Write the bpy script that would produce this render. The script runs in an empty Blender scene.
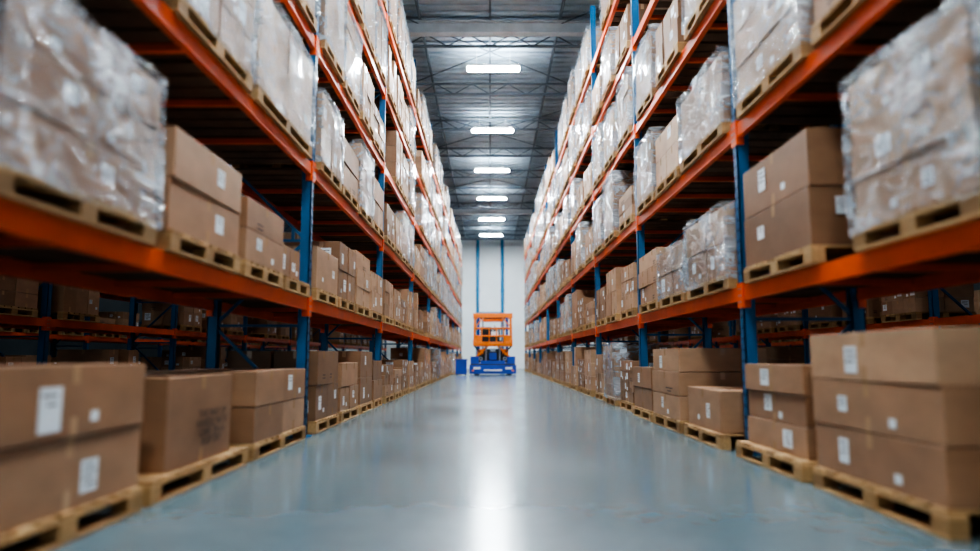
import bpy, math, random
from mathutils import Vector, Matrix, noise

scene = bpy.context.scene
COL = scene.collection

# ------------------------------------------------------------------ materials
def new_mat(name):
    m = bpy.data.materials.new(name); m.use_nodes = True
    nt = m.node_tree; b = nt.nodes["Principled BSDF"]
    return m, nt, b

def N(nt, t, **kw):
    n = nt.nodes.new(t)
    for k, v in kw.items(): setattr(n, k, v)
    return n

def noise_tex(nt, scale, detail=4, vec=(1, 1, 1), rough=0.55, rot=(0, 0, 0)):
    tc = N(nt, 'ShaderNodeTexCoord'); mp = N(nt, 'ShaderNodeMapping')
    mp.inputs['Scale'].default_value = vec; mp.inputs['Rotation'].default_value = rot
    nz = N(nt, 'ShaderNodeTexNoise')
    nz.inputs['Scale'].default_value = scale; nz.inputs['Detail'].default_value = detail
    nz.inputs['Roughness'].default_value = rough
    nt.links.new(tc.outputs['Object'], mp.inputs['Vector'])
    nt.links.new(mp.outputs['Vector'], nz.inputs['Vector'])
    return nz

def ramp(nt, src, stops):
    r = N(nt, 'ShaderNodeValToRGB')
    el = r.color_ramp.elements
    while len(el) < len(stops): el.new(0.5)
    for e, (p, c) in zip(el, stops):
        e.position = p; e.color = (*c, 1)
    nt.links.new(src, r.inputs['Fac'])
    return r

def bump(nt, b, src, strength, dist=0.01):
    bp = N(nt, 'ShaderNodeBump'); bp.inputs['Strength'].default_value = strength
    bp.inputs['Distance'].default_value = dist
    nt.links.new(src, bp.inputs['Height']); nt.links.new(bp.outputs['Normal'], b.inputs['Normal'])
    return bp

def simple(name, col, rough=0.5, metal=0.0, var=0.12, scale=3.0, bs=0.05):
    m, nt, b = new_mat(name)
    nz = noise_tex(nt, scale)
    lo = tuple(c * (1 - var) for c in col); hi = tuple(min(1, c * (1 + var)) for c in col)
    r = ramp(nt, nz.outputs['Fac'], [(0.3, lo), (0.7, hi)])
    nt.links.new(r.outputs['Color'], b.inputs['Base Color'])
    b.inputs['Roughness'].default_value = rough; b.inputs['Metallic'].default_value = metal
    if bs: bump(nt, b, nz.outputs['Fac'], bs)
    return m

def tinted(name, dark, mid, light, rough, nscale, nvec, bs):
    m, nt, b = new_mat(name)
    at = N(nt, 'ShaderNodeAttribute'); at.attribute_name = 'tint'
    r = ramp(nt, at.outputs['Fac'], [(0.0, dark), (0.5, mid), (1.0, light)])
    nz = noise_tex(nt, nscale, 5, nvec)
    r2 = ramp(nt, nz.outputs['Fac'], [(0.25, (0.70,) * 3), (0.75, (1.0,) * 3)])
    mx = N(nt, 'ShaderNodeMix', data_type='RGBA', blend_type='MULTIPLY')
    mx.inputs['Factor'].default_value = 1.0
    nt.links.new(r.outputs['Color'], mx.inputs['A']); nt.links.new(r2.outputs['Color'], mx.inputs['B'])
    nt.links.new(mx.outputs['Result'], b.inputs['Base Color'])
    b.inputs['Roughness'].default_value = rough
    bump(nt, b, nz.outputs['Fac'], bs, 0.006)
    return m

M_wood = tinted('pine_wood', (0.28, 0.15, 0.065), (0.48, 0.28, 0.12), (0.64, 0.41, 0.20), 0.7, 6, (8, 1.2, 8), 0.25)
M_card = tinted('cardboard', (0.24, 0.125, 0.065), (0.40, 0.215, 0.118), (0.58, 0.36, 0.22), 0.5, 2.5, (1, 1, 2), 0.08)
M_label = simple('paper_label', (0.80, 0.84, 0.87), 0.45, var=0.04)
M_ink = simple('printed_ink', (0.07, 0.05, 0.045), 0.6)
M_tape = simple('packing_tape', (0.55, 0.36, 0.22), 0.16, var=0.1, scale=8)

M_film, nt, b = new_mat('stretch_film')
nz = noise_tex(nt, 2.6, 4, (1.0, 1.0, 2.6), 0.58, (0.35, 0.25, 0)); nz.inputs['Distortion'].default_value = 0.8
nz2 = noise_tex(nt, 1.6, 2, (1, 1, 1))
b.inputs['Base Color'].default_value = (0.72, 0.80, 0.88, 1)
b.inputs['Roughness'].default_value = 0.10
b.inputs['Specular IOR Level'].default_value = 1.0
b.inputs['Coat Weight'].default_value = 0.8
b.inputs['Coat Roughness'].default_value = 0.12
bump(nt, b, nz.outputs['Fac'], 1.0, 0.14)
tr = N(nt, 'ShaderNodeBsdfTransparent'); tr.inputs['Color'].default_value = (0.92, 0.94, 0.96, 1)
s1 = N(nt, 'ShaderNodeMath', operation='MULTIPLY_ADD'); nt.links.new(nz.outputs['Fac'], s1.inputs[0]); s1.inputs[1].default_value = 2; s1.inputs[2].default_value = -1
s2 = N(nt, 'ShaderNodeMath', operation='ABSOLUTE'); nt.links.new(s1.outputs[0], s2.inputs[0])
s3 = N(nt, 'ShaderNodeMapRange'); nt.links.new(s2.outputs[0], s3.inputs['Value'])
s3.inputs['From Min'].default_value = 0.0; s3.inputs['From Max'].default_value = 0.08
s3.inputs['To Min'].default_value = 0.34; s3.inputs['To Max'].default_value = 0.0
s4 = N(nt, 'ShaderNodeMapRange'); nt.links.new(nz2.outputs['Fac'], s4.inputs['Value'])
s4.inputs['From Min'].default_value = 0.42; s4.inputs['From Max'].default_value = 0.66
s4.inputs['To Min'].default_value = 0.07; s4.inputs['To Max'].default_value = 0.50
ad2 = N(nt, 'ShaderNodeMath', operation='ADD'); ad2.use_clamp = True
nt.links.new(s3.outputs[0], ad2.inputs[0]); nt.links.new(s4.outputs[0], ad2.inputs[1])
ms = N(nt, 'ShaderNodeMixShader'); nt.links.new(ad2.outputs[0], ms.inputs[0])
nt.links.new(tr.outputs[0], ms.inputs[1]); nt.links.new(b.outputs[0], ms.inputs[2])
nt.links.new(ms.outputs[0], nt.nodes['Material Output'].inputs['Surface'])

M_blue = simple('rack_blue_paint', (0.014, 0.115, 0.26), 0.42, var=0.15)
M_orange = simple('rack_orange_paint', (0.80, 0.115, 0.024), 0.38, var=0.10)
M_slot = simple('slot_dark', (0.01, 0.015, 0.02), 0.8)
M_steel = simple('galvanised_steel', (0.35, 0.37, 0.39), 0.4, 0.8)
M_deck = simple('deck_boards', (0.12, 0.068, 0.040), 0.8, var=0.3)
M_liftblue = simple('lift_blue_paint', (0.02, 0.07, 0.40), 0.35)
M_liftorange = simple('lift_orange_paint', (0.95, 0.22, 0.015), 0.35)
M_rubber = simple('black_rubber', (0.02, 0.02, 0.022), 0.7)
M_dark = simple('dark_machine_metal', (0.05, 0.055, 0.06), 0.4, 0.5)
M_white = simple('white_paint', (0.8, 0.8, 0.78), 0.4)
M_ceil = simple('ceiling_deck_metal', (0.42, 0.50, 0.57), 0.55, 0.0, var=0.1)
M_truss = simple('truss_steel', (0.15, 0.19, 0.23), 0.55)
M_trussl = simple('girder_steel_light', (0.60, 0.66, 0.71), 0.5)
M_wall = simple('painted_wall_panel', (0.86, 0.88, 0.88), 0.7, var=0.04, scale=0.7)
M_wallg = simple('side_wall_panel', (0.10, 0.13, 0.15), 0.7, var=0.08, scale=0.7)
M_pipe = simple('blue_pipe_paint', (0.02, 0.22, 0.42), 0.4)

def lamp_mat(name, st):
    m, nt, b = new_mat(name)
    b.inputs['Base Color'].default_value = (1, 1, 1, 1)
    b.inputs['Emission Color'].default_value = (0.84, 0.94, 1.0, 1)
    b.inputs['Emission Strength'].default_value = st
    return m
M_lamp = lamp_mat('led_diffuser', 250)
M_lampdim = lamp_mat('led_diffuser_dim', 36)
M_ceilfill = lamp_mat('added_ceiling_fill', 70)  # added glow for the lamp tops, put in to brighten the ceiling

M_floor, nt, b = new_mat('polished_concrete')
n1 = noise_tex(nt, 0.5, 6, (1, 1, 1), 0.55)
n2 = noise_tex(nt, 7.0, 6, (1, 1, 1), 0.6)
r = ramp(nt, n1.outputs['Fac'], [(0.28, (0.115, 0.165, 0.188)), (0.5, (0.14, 0.195, 0.22)), (0.75, (0.17, 0.232, 0.258))])
r2 = ramp(nt, n2.outputs['Fac'], [(0.3, (0.90,) * 3), (0.7, (1.0,) * 3)])
mx = N(nt, 'ShaderNodeMix', data_type='RGBA', blend_type='MULTIPLY'); mx.inputs['Factor'].default_value = 1
nt.links.new(r.outputs['Color'], mx.inputs['A']); nt.links.new(r2.outputs['Color'], mx.inputs['B'])
nt.links.new(mx.outputs['Result'], b.inputs['Base Color'])
mr = N(nt, 'ShaderNodeMapRange'); mr.inputs['To Min'].default_value = 0.15; mr.inputs['To Max'].default_value = 0.24
mr.inputs['From Min'].default_value = 0.25; mr.inputs['From Max'].default_value = 0.75
nt.links.new(n1.outputs['Fac'], mr.inputs['Value']); nt.links.new(mr.outputs[0], b.inputs['Roughness'])
b.inputs['Specular IOR Level'].default_value = 0.8
bump(nt, b, n2.outputs['Fac'], 0.02, 0.01)

# ------------------------------------------------------------------ mesh builder
class MB:
    def __init__(s): s.v = []; s.f = []; s.m = []; s.t = []
    def add(s, vs, fs, mat, tint=0.5):
        o = len(s.v); s.v += [tuple(v) for v in vs]
        for f in fs: s.f.append([i + o for i in f]); s.m.append(mat); s.t.append(tint)
    def box(s, c, d, mat=0, tint=0.5, rz=0.0):
        x, y, z = c; a, b_, h = d[0] / 2, d[1] / 2, d[2] / 2
        cs, sn = math.cos(rz), math.sin(rz); vs = []
        for dz in (-h, h):
            for dx, dy in ((-a, -b_), (a, -b_), (a, b_), (-a, b_)):
                vs.append((x + dx * cs - dy * sn, y + dx * sn + dy * cs, z + dz))
        s.add(vs, [(3, 2, 1, 0), (4, 5, 6, 7), (0, 1, 5, 4), (1, 2, 6, 5), (2, 3, 7, 6), (3, 0, 4, 7)], mat, tint)
    def bar(s, p, q, w, t, mat=0):
        p = Vector(p); q = Vector(q); d = (q - p); L = d.length; d.normalize()
        up = Vector((0, 0, 1)) if abs(d.z) < 0.95 else Vector((0, 1, 0))
        a = d.cross(up).normalized(); b_ = a.cross(d).normalized(); vs = []
        for e in (p, q):
            for i, j in ((-1, -1), (1, -1), (1, 1), (-1, 1)):
                vs.append(e + a * i * w / 2 + b_ * j * t / 2)
        s.add(vs, [(3, 2, 1, 0), (4, 5, 6, 7), (0, 1, 5, 4), (1, 2, 6, 5), (2, 3, 7, 6), (3, 0, 4, 7)], mat)
    def tube(s, p, q, r, mat=0, n=14):
        p = Vector(p); q = Vector(q); d = (q - p).normalized()
        up = Vector((0, 0, 1)) if abs(d.z) < 0.95 else Vector((0, 1, 0))
        a = d.cross(up).normalized(); b_ = a.cross(d).normalized(); vs = []
        for e in (p, q):
            for i in range(n):
                t = 2 * math.pi * i / n; vs.append(e + a * math.cos(t) * r + b_ * math.sin(t) * r)
        fs = [(i, (i + 1) % n, n + (i + 1) % n, n + i) for i in range(n)]
        fs += [tuple(range(n))[::-1], tuple(range(n, 2 * n))]
        s.add(vs, fs, mat)
    def mesh(s, name, mats, smooth=None):
        me = bpy.data.meshes.new(name); me.from_pydata(s.v, [], s.f)
        for m in mats: me.materials.append(m)
        me.polygons.foreach_set('material_index', s.m)
        if smooth is not None: me.polygons.foreach_set('use_smooth', [i == smooth for i in s.m])
        at = me.attributes.new('tint', 'FLOAT', 'FACE'); at.data.foreach_set('value', s.t)
        me.update(); return me
    def obj(s, name, mats, parent=None, loc=(0, 0, 0)):
        o = bpy.data.objects.new(name, s.mesh(name, mats)); COL.objects.link(o); o.location = loc
        if parent: o.parent = parent
        return o

def empty(name, loc=(0, 0, 0)):
    e = bpy.data.objects.new(name, None); COL.objects.link(e); e.location = loc; e.empty_display_size = 0.3
    return e

# ------------------------------------------------------------------ pallet load
PM = [M_wood, M_card, M_label, M_ink, M_tape, M_film]
PH = 0.14
def add_pallet(mb, L, W, R):
    for x in (-W / 2 + .05, 0, W / 2 - .05):
        mb.box((x, 0, .011), (.10, L, .022), 0, R.uniform(.2, .8))
        for y in (-L / 2 + .07, 0, L / 2 - .07):
            mb.box((x, y, .061), (.10, .14, .078), 0, R.uniform(.1, .7))
        mb.box((x, 0, .109), (.10, L, .018), 0, R.uniform(.2, .9))
    n = max(7, int(L / .15)); st = L / n
    for i in range(n):
        mb.box((0, -L / 2 + st * (i + .5), .129), (W, st * .78, .022), 0, R.uniform(.1, 1))

def face_quad(mb, face, c, d, u, v, w, h, mat, off=.002):
    x, y, z = c
    if face == '-x':
        X = x - d[0] / 2 - off
        vs = [(X, y + u + w / 2, z + v - h / 2), (X, y + u - w / 2, z + v - h / 2), (X, y + u - w / 2, z + v + h / 2), (X, y + u + w / 2, z + v + h / 2)]
    else:
        sg = -1 if face == '-y' else 1
        Y = y + sg * (d[1] / 2 + off)
        vs = [(x + u + sg * w / 2, Y, z + v - h / 2), (x + u - sg * w / 2, Y, z + v - h / 2), (x + u - sg * w / 2, Y, z + v + h / 2), (x + u + sg * w / 2, Y, z + v + h / 2)]
        vs = vs[::-1]
    mb.add(vs, [(0, 1, 2, 3)], mat)

def decorate(mb, c, d, R, plabel):
    for face in ('-x', '-y', '+y'):
        fw = d[1] if face == '-x' else d[0]; fh = d[2]
        if fh > .15:
            th = min(.09, fh * .3)
            face_quad(mb, face, c, d, 0, fh / 2 - th / 2, .055, th, 4, .0015)
            if R.random() < .5: face_quad(mb, face, c, d, 0, -fh / 2 + th / 2, .055, th, 4, .0015)
        if R.random() < plabel and fw > .2:
            w = min(R.uniform(.09, .17), fw * .4); h = min(w * R.uniform(.7, 1.3), fh * .6)
            u = R.choice((-1, 1)) * R.uniform(.1, .28) * fw; v = R.uniform(-.1, .18) * fh
            face_quad(mb, face, c, d, u, v, w, h, 2, .003)
            for k in range(R.randint(2, 4)):
                face_quad(mb, face, c, d, u - w * R.uniform(-.1, .1), v + h * (.32 - .2 * k), w * R.uniform(.4, .8), h * .05, 3, .004)
            if R.random() < .5:
                face_quad(mb, face, c, d, -u * .9, -fh * .25, .07, .05, 2, .003)
        elif R.random() < .35 and fw > .25:
            u = R.uniform(-.25, .25) * fw
            for k in range(2):
                face_quad(mb, face, c, d, u, -fh * .22 - k * .035, fw * R.uniform(.12, .25), .014, 3, .003)
    x, y, z = c; zt = z + d[2] / 2 + .0015
    mb.add([(x - d[0] / 2, y - .027, zt), (x + d[0] / 2, y - .027, zt), (x + d[0] / 2, y + .027, zt), (x - d[0] / 2, y + .027, zt)], [(0, 1, 2, 3)], 4)

def film_shell(mb, c, d, seed, cuts=11):
    x0, y0, z0 = c; g = cuts
    off = Vector((seed * 3.1, seed * 1.7, 0))
    def face(o, u, v):
        vs = []; fs = []
        for i in range(g + 1):
            for j in range(g + 1):
                q = Vector(o) + Vector(u) * (i / g) + Vector(v) * (j / g)
                e = Vector((noise.noise(q * 4 + off), noise.noise(q * 4 + off + Vector((9, 0, 0))), noise.noise(q * 4 + off + Vector((0, 9, 0)))))
                vs.append(q + e * .028)
        for i in range(g):
            for j in range(g):
                a = i * (g + 1) + j; fs.append((a, a + g + 1, a + g + 2, a + 1))
        mb.add(vs, fs, 5)
    a, b_, h = d[0] / 2, d[1] / 2, d[2]
    z1 = z0 - h / 2
    face((x0 - a, y0 + b_, z1), (0, -2 * b_, 0), (0, 0, h))
    face((x0 + a, y0 - b_, z1), (0, 2 * b_, 0), (0, 0, h))
    face((x0 - a, y0 - b_, z1), (2 * a, 0, 0), (0, 0, h))
    face((x0 + a, y0 + b_, z1), (-2 * a, 0, 0), (0, 0, h))
    face((x0 - a, y0 - b_, z1 + h), (2 * a, 0, 0), (0, 2 * b_, 0))

def load_mesh(seed, L, W, H, nx, ny, nz, wrapped=False, miss=0.0, plabel=.45, inset=(0, 0, 0), light=0.0):
    R = random.Random(seed); mb = MB(); add_pallet(mb, L, W, R)
    x0 = -W / 2 + inset[0] + .01; x1 = W / 2 - .01
    ya = -L / 2 + inset[1] + .01; yb = L / 2 - inset[2] - .01
    bh = (H - PH) / nz; bw = (x1 - x0) / nx; bl = (yb - ya) / ny
    base = R.uniform(.2, .8)
    for k in range(nz):
        for i in range(nx):
            for j in range(ny):
                if k == nz - 1 and R.random() < miss and nx * ny > 1: continue
                g = R.uniform(.006, .018)
                d = (bw - g, bl - g, bh - .006)
                c = (x0 + bw * (i + .5) + (R.uniform(-.01, .01)), ya + bl * (j + .5) + R.uniform(-.004, .004), PH + bh * (k + .5))
                t = min(1, max(0, base + light + R.uniform(-.25, .25)))
                mb.box(c, d, 1, t, R.uniform(-.01, .01))
                if i == 0 or j == 0 or j == ny - 1:
                    decorate(mb, c, d, R, plabel)
    if wrapped:
        film_shell(mb, ((x0 + x1) / 2, (ya + yb) / 2, PH - .04 + (H - PH + .08) / 2), (x1 - x0 + .06, yb - ya + .06, H - PH + .08), seed)
    return mb.mesh('wrapped_load_mesh' if wrapped else 'box_load_mesh', PM, 5)

LEVELS = [0.0, 1.5, 3.02, 4.5, 5.95, 7.45]
XL, XR = 2.0, 2.3
LBAY, RBAY = 5.2, 4.42
L0Y, R0Y = 7.73, 6.39

W = 1.04
def place_load(side, level, y0, y1, H, nx, ny, nz, wrapped=False, seed=0, **kw):
    L = y1 - y0
    me = load_mesh(seed, L, W, H, nx, ny, nz, wrapped, **kw)
    nm = 'shrink_wrapped_pallet_load' if wrapped else 'pallet_of_cardboard_boxes'
    o = bpy.data.objects.new(nm, me); COL.objects.link(o)
    fp = (XL if side < 0 else XR) - (.04 if level else (.06 if side < 0 else .17))
    o.location = (side * (fp + W / 2), (y0 + y1) / 2, LEVELS[level] + .001)
    o.rotation_euler = (0, 0, 0 if side > 0 else math.pi)
    if not wrapped:
        bv = o.modifiers.new('edges', 'BEVEL'); bv.width = .005; bv.segments = 2; bv.limit_method = 'ANGLE'
    return o

NL = [
 (0, 2.66, 4.02, .82, 2, 1, 2, False, dict(plabel=.95)),
 (0, 4.12, 5.76, .73, 1, 1, 1, False, dict(inset=(.03, .28, .25), plabel=0, light=-.1)),
 (0, 5.88, 7.52, .74, 2, 2, 2, False, dict(plabel=.6)),
 (0, 7.95, 9.15, .93, 2, 2, 2, False, dict(plabel=.5)),
 (0, 9.3, 10.5, .78, 2, 2, 2, False, {}),
 (0, 10.62, 11.75, .95, 2, 1, 2, False, {}),
 (0, 11.85, 12.8, .8, 2, 1, 2, False, {}),
 (1, 2.68, 4.05, .97, 1, 1, 3, True, dict(plabel=.8)),
 (1, 4.24, 5.46, .80, 1, 1, 2, False, dict(plabel=1)),
 (1, 5.56, 6.60, .66, 2, 1, 2, False, dict(plabel=.6)),
 (1, 6.68, 7.60, .46, 2, 2, 1, False, dict(inset=(.05, .2, 0))),
 (1, 7.88, 9.0, .62, 2, 1, 1, False, {}),
 (1, 9.1, 10.2, .88, 2, 2, 2, False, dict(plabel=.7)),
 (1, 10.3, 11.5, .95, 2, 1, 3, False, {}),
 (1, 11.6, 12.8, .8, 2, 2, 2, False, {}),
 (2, 2.68, 4.05, 1.1, 2, 2, 3, True, {}),
 (2, 4.18, 5.55, 1.0, 1, 2, 3, True, dict(light=.2)),
 (2, 5.70, 7.50, 1.04, 1, 2, 2, True, dict(light=.3)),
 (2, 7.92, 9.05, .95, 2, 2, 2, True, dict(light=.3)),
 (2, 9.15, 10.3, .8, 2, 1, 2, False, {}),
 (2, 10.4, 11.5, 1.1, 2, 2, 3, True, {}),
 (2, 11.6, 12.8, .9, 2, 2, 2, False, {}),
]
NR = [
 (0, 2.10, 2.92, .9, 2, 1, 2, False, {}),
 (0, 3.36, 4.74, 1.0, 1, 1, 3, False, dict(plabel=1)),
 (0, 4.90, 6.20, .80, 2, 1, 3, False, dict(plabel=.8, inset=(.06, .05, .1))),
 (0, 6.60, 7.85, .54, 1, 1, 1, False, dict(plabel=1, inset=(.03, .08, .06))),
 (0, 8.0, 9.3, .96, 1, 1, 3, False, dict(plabel=.5)),
 (0, 9.42, 10.6, .72, 2, 1, 2, False, {}),
 (1, 2.12, 3.05, 1.0, 2, 1, 3, True, {}),
 (1, 3.16, 4.30, 1.06, 1, 1, 3, True, dict(plabel=1)),
 (1, 4.86, 6.20, 1.0, 1, 1, 2, False, dict(plabel=1)),
 (1, 6.60, 8.0, .82, 1, 2, 2, True, dict(plabel=.4)),
 (1, 8.1, 9.3, .70, 2, 2, 2, True, {}),
 (1, 9.4, 10.6, .85, 2, 2, 3, False, {}),
 (2, 2.12, 3.3, 1.1, 2, 1, 2, True, {}),
 (2, 3.45, 4.7, 1.1, 2, 2, 3, False, {}),
 (2, 4.86, 6.20, 1.1, 1, 1, 3, True, dict(light=.3)),
 (2, 6.60, 8.1, .84, 1, 1, 1, True, dict(plabel=.4)),
 (2, 8.25, 9.4, .80, 1, 2, 2, False, dict(light=.2)),
 (2, 9.5, 10.6, 1.0, 2, 2, 2, True, {}),
]
print_box = None
for s, lst in ((-1, NL), (1, NR)):
    for n, (lv, a, b_, H, nx, ny, nz_, wr, kw) in enumerate(lst):
        o = place_load(s, lv, a, b_, H, nx, ny, nz_, wr, seed=n * 7 + (3 if s > 0 else 100), **kw)
        if s < 0 and n == 1: print_box = o

def text_on(parent, body, loc, size):
    cu = bpy.data.curves.new('printed_text', 'FONT'); cu.body = body; cu.size = size; cu.align_x = 'CENTER'
    cu.materials.append(M_ink); cu.extrude = .0005; cu.space_line = .8
    o = bpy.data.objects.new('printed_text', cu); COL.objects.link(o); o.parent = parent
    o.location = loc; o.rotation_euler = (math.pi / 2, 0, -math.pi / 2)
    return o
text_on(print_box, "THIS WAY UP\nHANDLE WITH\nCARE  24 x 6\nKEEP DRY", (-W / 2 + .032, -.12, .44), .078)

RV = random.Random(5)
VB = []; VW = []
for i in range(22):
    VB.append(load_mesh(500 + i, RV.uniform(1.05, 1.16), W, RV.uniform(.6, 1.15), RV.choice((1, 2)), RV.choice((1, 2, 2, 3)), RV.choice((2, 2, 3, 3, 4)), False, miss=RV.choice((0, 0, .3)), light=RV.uniform(-.15, .3)))
for i in range(12):
    VW.append(load_mesh(700 + i, RV.uniform(1.05, 1.14), W, RV.uniform(.8, 1.2), RV.choice((1, 2)), RV.choice((1, 2, 2)), RV.choice((2, 3, 3, 4)), True, light=RV.uniform(0, .5)))

def fill(parent, side, xface, ys, nslots, bay, levels, pw, R, near=None, skip=0.04):
    for y in ys:
        sl = (bay - .22) / nslots
        for lv in levels:
            if near and near(y, lv): continue
            for k in range(nslots):
                if R.random() < skip: continue
                wr = R.random() < pw(lv)
                me = R.choice(VW if wr else VB)
                o = bpy.data.objects.new('pallet_load', me); COL.objects.link(o); o.parent = parent
                fp = xface - (.04 if lv else .08) + R.uniform(-.02, .02)
                o.location = (side * (fp + W / 2), y + .11 + sl * (k + .5), LEVELS[lv] + .001)
                o.rotation_euler = (0, 0, (0 if side > 0 else math.pi) + R.uniform(-.012, .012))

R = random.Random(11)
eL = empty('palletized_stock'); eR = empty('palletized_stock'); eB = empty('palletized_stock')
lys = [L0Y + LBAY * i for i in range(-2, 8)]
rys = [R0Y + RBAY * i for i in range(-2, 9)]
pw = lambda lv: (0.05, .15, .45, .6, .6, .6)[lv]
fill(eL, -1, XL, lys, 4, LBAY, range(6), pw, R, near=lambda y, lv: 2.0 < y < 8 and lv < 3)
fill(eR, 1, XR, rys, 3, RBAY, range(6), pw, R, near=lambda y, lv: 1.5 < y < 7 and lv < 3)
nys = [-2.67 + 4.8 * i for i in range(0, 11)]
for side in (-1, 1):
    for xf in (7.4, 12.2):
        fill(eB, side, xf, nys, 3, 4.8, range(4), lambda lv: 0, R, skip=.25)

# ------------------------------------------------------------------ racks
RD = 1.1
def build_rack(side, xf, starts, bay, H=8.85, levels=LEVELS[1:], near_y=None):
    e = empty('pallet_rack')
    fr = MB(); bm_ = MB(); dk = MB()
    ys = list(starts) + [starts[-1] + bay]
    pw_ = .11
    xs = (xf + pw_ / 2, xf + RD - pw_ / 2)
    for y in ys:
        for x in xs:
            X = side * x
            out = -side if x == xs[0] else side
            fr.box((X + out * (pw_ / 2 - .006), y, H / 2), (.012, pw_, H), 0)
            for sy in (-1, 1):
                fr.box((X, y + sy * (pw_ / 2 - .006), H / 2), (pw_, .012, H), 0)
                fr.box((X - out * (pw_ / 2 - .006), y + sy * (pw_ / 2 - .018), H / 2), (.012, .034, H), 0)
            fr.box((X, y, .006), (.2, .2, .012), 0)
            if near_y and abs(y - near_y) < .1:
                z = .12
                while z < 4.4:
                    for sy in (-1, 1):
                        fr.box((X + out * (pw_ / 2 + .0005), y + sy * .028, z), (.002, .014, .034), 1)
                    z += .1
        z = .25; up = True
        while z < H - 1.0:
            a = (side * xs[0], y, z if up else z + .95); c = (side * xs[1], y, z + .95 if up else z)
            fr.bar(a, c, .04, .03, 0)
            fr.bar((side * xs[0], y, z), (side * xs[1], y, z), .04, .03, 0)
            z += .95; up = not up
    for y in starts:
        for z in levels:
            for x, s_ in ((xf + .03, -1), (xf + RD - .03, 1)):
                X = side * x
                bm_.box((X, y + bay / 2, z - .065), (.05, bay - pw_ - .012, .13), 0)
                bm_.box((X - side * s_ * .032, y + bay / 2, z - .095), (.016, bay - pw_ - .012, .05), 0)
                for yy in (y + pw_ / 2 + .012, y + bay - pw_ / 2 - .012):
                    bm_.box((X, yy, z - .085), (.066, .012, .23), 0)
                    sg = 1 if yy < y + bay / 2 else -1
                    bm_.box((side * (xf - .006) if s_ < 0 else side * (xf + RD + .006), yy - sg * .035, z - .085), (.008, .07, .23), 0)
                    for dz in (-.06, 0, .06):
                        bm_.box((side * (xf - .012) if s_ < 0 else side * (xf + RD + .012), yy - sg * .04, z - .085 + dz), (.006, .016, .016), 1)
            n = int((bay - .2) / .24)
            st = (bay - .2) / n
            for i in range(n):
                dk.box((side * (xf + RD / 2), y + .1 + st * (i + .5), z - .013), (RD - .12, st * .8, .024), 0)
            for i in (1, 2, 3, 4):
                bm_.box((side * (xf + RD / 2), y + bay * i / 5, z - .055), (RD - .13, .05, .05), 0)
    fr.obj('upright_frames', [M_blue, M_slot], e)
    bm_.obj('load_beams', [M_orange, M_steel], e)
    dk.obj('deck_boards', [M_deck], e)
    return e

build_rack(-1, XL, lys, LBAY, near_y=L0Y)
build_rack(1, XR, rys, RBAY, near_y=R0Y)
for side in (-1, 1):
    for xf in (7.4, 12.2):
        build_rack(side, xf, nys, 4.8, H=6.2, levels=LEVELS[1:4])

# ------------------------------------------------------------------ shell
HX, Y0, Y1, ZC = 16.0, -14.0, 54.0, 10.1
def shell(name, c, d, mat):
    m = MB(); m.box(c, d); return m.obj(name, [mat])
shell('floor', (0, (Y0 + Y1) / 2, -.1), (2 * HX, Y1 - Y0, .2), M_floor)
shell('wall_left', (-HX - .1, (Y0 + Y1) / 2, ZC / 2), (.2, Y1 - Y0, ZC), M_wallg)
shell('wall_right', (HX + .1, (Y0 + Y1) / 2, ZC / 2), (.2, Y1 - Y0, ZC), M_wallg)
m = MB(); m.box((0, Y1 + .1, ZC / 2), (2 * HX + .4, .2, ZC))
for i in range(64):
    m.box((-HX + .25 + i * .5, Y1 - .012, ZC / 2), (.05, .024, ZC))
m.obj('wall_back', [M_wall])
m = MB(); m.box((0, (Y0 + Y1) / 2, ZC + .1), (2 * HX + .4, Y1 - Y0, .2))
y = Y0 + .2
while y < Y1:
    m.box((0, y, ZC - .03), (2 * HX, .12, .06)); y += .36
m.obj('ceiling', [M_ceil])

m = MB()
for x in [i * 1.9 for i in range(-8, 9)]:
    m.box((x, 20, ZC - .12), (.06, 67, .12), 0)
yy = -10.0
while yy < Y1 - .5:
    top, bot = ZC - .2, ZC - .55
    m.box((0, yy, top), (2 * HX - .4, .08, .06), 0); m.box((0, yy, bot), (2 * HX - .4, .08, .06), 0)
    x = -HX + .4
    while x < HX - 1.3:
        m.bar((x, yy, bot), (x + .6, yy, top), .03, .03, 0); m.bar((x + .6, yy, top), (x + 1.2, yy, bot), .03, .03, 0)
        x += 1.2
    yy += 3.6
for y in (-6.0, 18.1, 42.0):
    m.box((0, y, ZC - .52), (2 * HX - .4, .26, .03), 1); m.box((0, y, ZC - .2), (2 * HX - .4, .26, .03), 1)
    m.box((0, y, ZC - .36), (2 * HX - .4, .03, .30), 1)
for i in range(8):
    y = -6 + i * 7.4
    m.bar((-4, y, ZC - .22), (4, y + 7.4, ZC - .22), .03, .03, 0); m.bar((4, y, ZC - .22), (-4, y + 7.4, ZC - .22), .03, .03, 0)
m.obj('roof_trusses', [M_truss, M_trussl])

lm = {}
zl = 9.44
for x in (0.1, -5.6, 5.6, -10.8, 10.8):
    for k in range(-4, 6):
        y = 20.1 + k * 5.75
        key = x == 0.1
        if key not in lm:
            m = MB(); m.box((0, 0, .03), (1.62, .42, .05), 0); m.box((0, 0, .075), (1.2, .2, .04), 0)
            m.box((0, 0, -.002), (1.54, .35, .012), 1)
            if key:
                for sy in (-.15, .15): m.box((0, sy, .06), (1.5, .08, .008), 2)  # added emissive strips on the housing, fill light for the ceiling deck
            for sx in (-.5, .5): m.bar((sx, 0, .09), (sx, 0, ZC - zl - .062), .012, .012, 0)
            lm[key] = m.mesh('led_high_bay_light', [M_white, M_lamp if key else M_lampdim, M_ceilfill])
        o = bpy.data.objects.new('led_high_bay_light', lm[key]); COL.objects.link(o); o.location = (x, y, zl)

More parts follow.
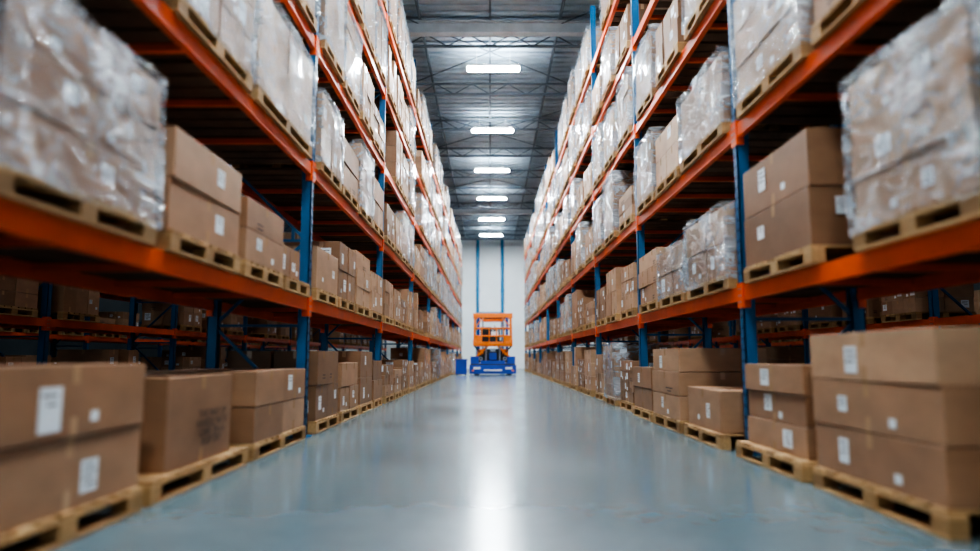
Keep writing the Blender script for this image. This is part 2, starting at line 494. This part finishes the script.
m = MB()
for x in (-.95, .95):
    m.tube((x, Y1 - .2, 0), (x, Y1 - .2, ZC - .1), .12, 0)
    for z in (2, 4, 6, 8): m.box((x, Y1 - .15, z), (.34, .24, .07), 0)
m.tube((-.95, Y1 - .2, 4.3), (.95, Y1 - .2, 4.3), .05, 0)
m.obj('blue_downpipes', [M_pipe])

m = MB(); w, d, h = .5, .6, .72
for s in (-1, 1):
    m.box((s * w / 2, 0, h / 2 + .06), (.03, d, h)); m.box((0, s * d / 2, h / 2 + .06), (w, .03, h))
m.box((0, 0, .08), (w, d, .04)); m.box((0, -d / 2 - .02, h + .03), (w + .08, .05, .06)); m.box((0, d / 2 + .02, h + .03), (w + .08, .05, .06))
for s in (-1, 1): m.box((s * (w / 2 + .02), 0, h + .03), (.05, d + .08, .06))
for a in (-1, 1):
    for c in (-1, 1): m.tube((a * .2 - .02, c * .22, .035), (a * .2 + .02, c * .22, .035), .035, 1)
m.obj('blue_storage_bin', [M_liftblue, M_rubber], loc=(-1.4, 34.5, 0))

# ------------------------------------------------------------------ order-picking lift truck
lift = empty('order_picker_lift_truck', (.14, 35.3, 0))
def part(name, fn, mats):
    m = MB(); fn(m); o = m.obj(name, mats, lift)
    bv = o.modifiers.new('b', 'BEVEL'); bv.width = .01; bv.segments = 2; bv.limit_method = 'ANGLE'
def chassis(m):
    m.box((0, 0, .36), (2.15, 1.25, .42), 0); m.box((0, -.68, .28), (2.3, .14, .42), 0); m.box((0, .68, .28), (2.3, .14, .42), 0)
    m.box((0, -.70, .52), (2.2, .10, .06), 2)
    for s in (-1, 1):
        m.box((s * .90, -.25, .72), (.40, .9, .38), 0)
        m.box((s * .78, -.765, .34), (.34, .03, .11), 1)
        m.box((s * .98, -.765, .22), (.1, .03, .08), 3)
    m.box((0, -.765, .24), (.9, .03, .08), 1)
    m.box((0, -.60, .62), (1.2, .3, .18), 0)
def wheels(m):
    for sx in (-.8, .8):
        for sy in (-.5, .5):
            m.tube((sx, sy - .14, .2), (sx, sy + .14, .2), .2, 0, 22); m.tube((sx, sy - .155, .2), (sx, sy + .155, .2), .09, 1, 16)
def body(m):
    m.box((0, .15, .95), (1.45, .8, .66), 0)
    for s in (-1, 1):
        m.box((s * .62, -.36, 1.12), (.30, .14, .30), 1)
        m.tube((s * .34, -.48, .66), (s * .34, -.48, 1.42), .05, 3)
        m.bar((s * .92, -.48, .78), (s * .25, -.48, 1.42), .06, .1, 1)
        m.bar((s * .25, -.44, .72), (s * .92, -.44, 1.42), .05, .07, 0)
        m.tube((s * .6, -.5, .80), (s * .6, -.38, .80), .10, 3); m.tube((s * .6, -.52, .80), (s * .6, -.5, .80), .05, 0)
    m.box((0, -.42, .92), (.36, .16, .34), 2); m.box((0, -.51, 1.22), (.26, .08, .14), 3)
    for s in (-1, 1):
        m.box((s * .72, .45, 1.72), (.12, .16, 2.6), 2); m.box((s * .5, .45, 1.72), (.07, .12, 2.6), 3)
    for z in (1.7, 2.3, 2.85): m.box((0, .47, z), (1.3, .08, .08), 0)
def cab(m):
    m.box((0, 0, 1.48), (1.95, 1.3, .12))
    m.box((0, -.64, 1.56), (1.95, .05, .14))
    for s in (-1, 1): m.box((s * .95, 0, 1.62), (.05, 1.3, .26))
    for sy in (-.62, .62):
        for z in (1.92, 2.30): m.bar((-.95, sy, z), (.95, sy, z), .06, .075)
        for x in (-.55, -.18, .18, .55): m.bar((x, sy, 1.5), (x, sy, 2.3), .05, .05)
    for s in (-1, 1):
        m.box((s * .70, -.62, 1.76), (.34, .05, .28))
        for z in (1.92, 2.30): m.bar((s * .93, -.62, z), (s * .93, .62, z), .06, .07)
        m.bar((s * .9, -.6, 2.32), (s * .5, -.6, 2.8), .05, .05)
    for sx in (-.92, .92):
        for sy in (-.6, .6): m.bar((sx, sy, 1.5), (sx * .97, sy * .95, 2.98), .09, .09)
    for i in range(8): m.box((-.7 + .2 * i, 0, 3.0), (.06, 1.25, .05))
    m.box((0, -.62, 2.93), (1.95, .08, .22)); m.box((0, .62, 2.93), (1.95, .08, .22))
    for s in (-1, 1): m.box((s * .94, 0, 2.93), (.08, 1.3, .22))
    m.box((0, .1, 2.72), (1.0, .5, .12))
def console(m):
    m.box((.1, -.3, 1.88), (.5, .3, .64), 0); m.box((.1, -.46, 2.05), (.36, .03, .2), 1)
    m.box((-.35, .2, 1.76), (.6, .6, .4), 0); m.box((-.35, .40, 2.15), (.55, .12, .5), 0)
    m.tube((.1, -.35, 2.2), (.1, -.2, 2.45), .02, 0); m.box((.62, .1, 2.45), (.12, .12, .3), 1)
part('chassis', chassis, [M_liftblue, M_white, M_dark, M_liftorange]); part('wheels', wheels, [M_rubber, M_steel])
part('machine_body', body, [M_dark, M_liftorange, M_liftblue, M_steel]); part('operator_cab', cab, [M_liftorange])
part('seat_and_console', console, [M_dark, M_white])

# ------------------------------------------------------------------ world, camera
w = bpy.data.worlds.new('World'); scene.world = w; w.use_nodes = True
bg = w.node_tree.nodes['Background']; bg.inputs[0].default_value = (0.66, 0.86, 1.0, 1); bg.inputs[1].default_value = 0.9

cam = bpy.data.cameras.new('camera'); co = bpy.data.objects.new('camera', cam); COL.objects.link(co)
co.location = (0, 0, .85); co.rotation_euler = (math.radians(90 + 6.7), 0, 0)
cam.sensor_width = 36; cam.lens = 25.7; cam.clip_end = 200
cam.dof.use_dof = True; cam.dof.focus_distance = 13; cam.dof.aperture_fstop = .5
scene.camera = co
scene.view_settings.view_transform = 'AgX'
try: scene.view_settings.look = 'AgX - High Contrast'
except Exception: pass
scene.view_settings.exposure = 0.25
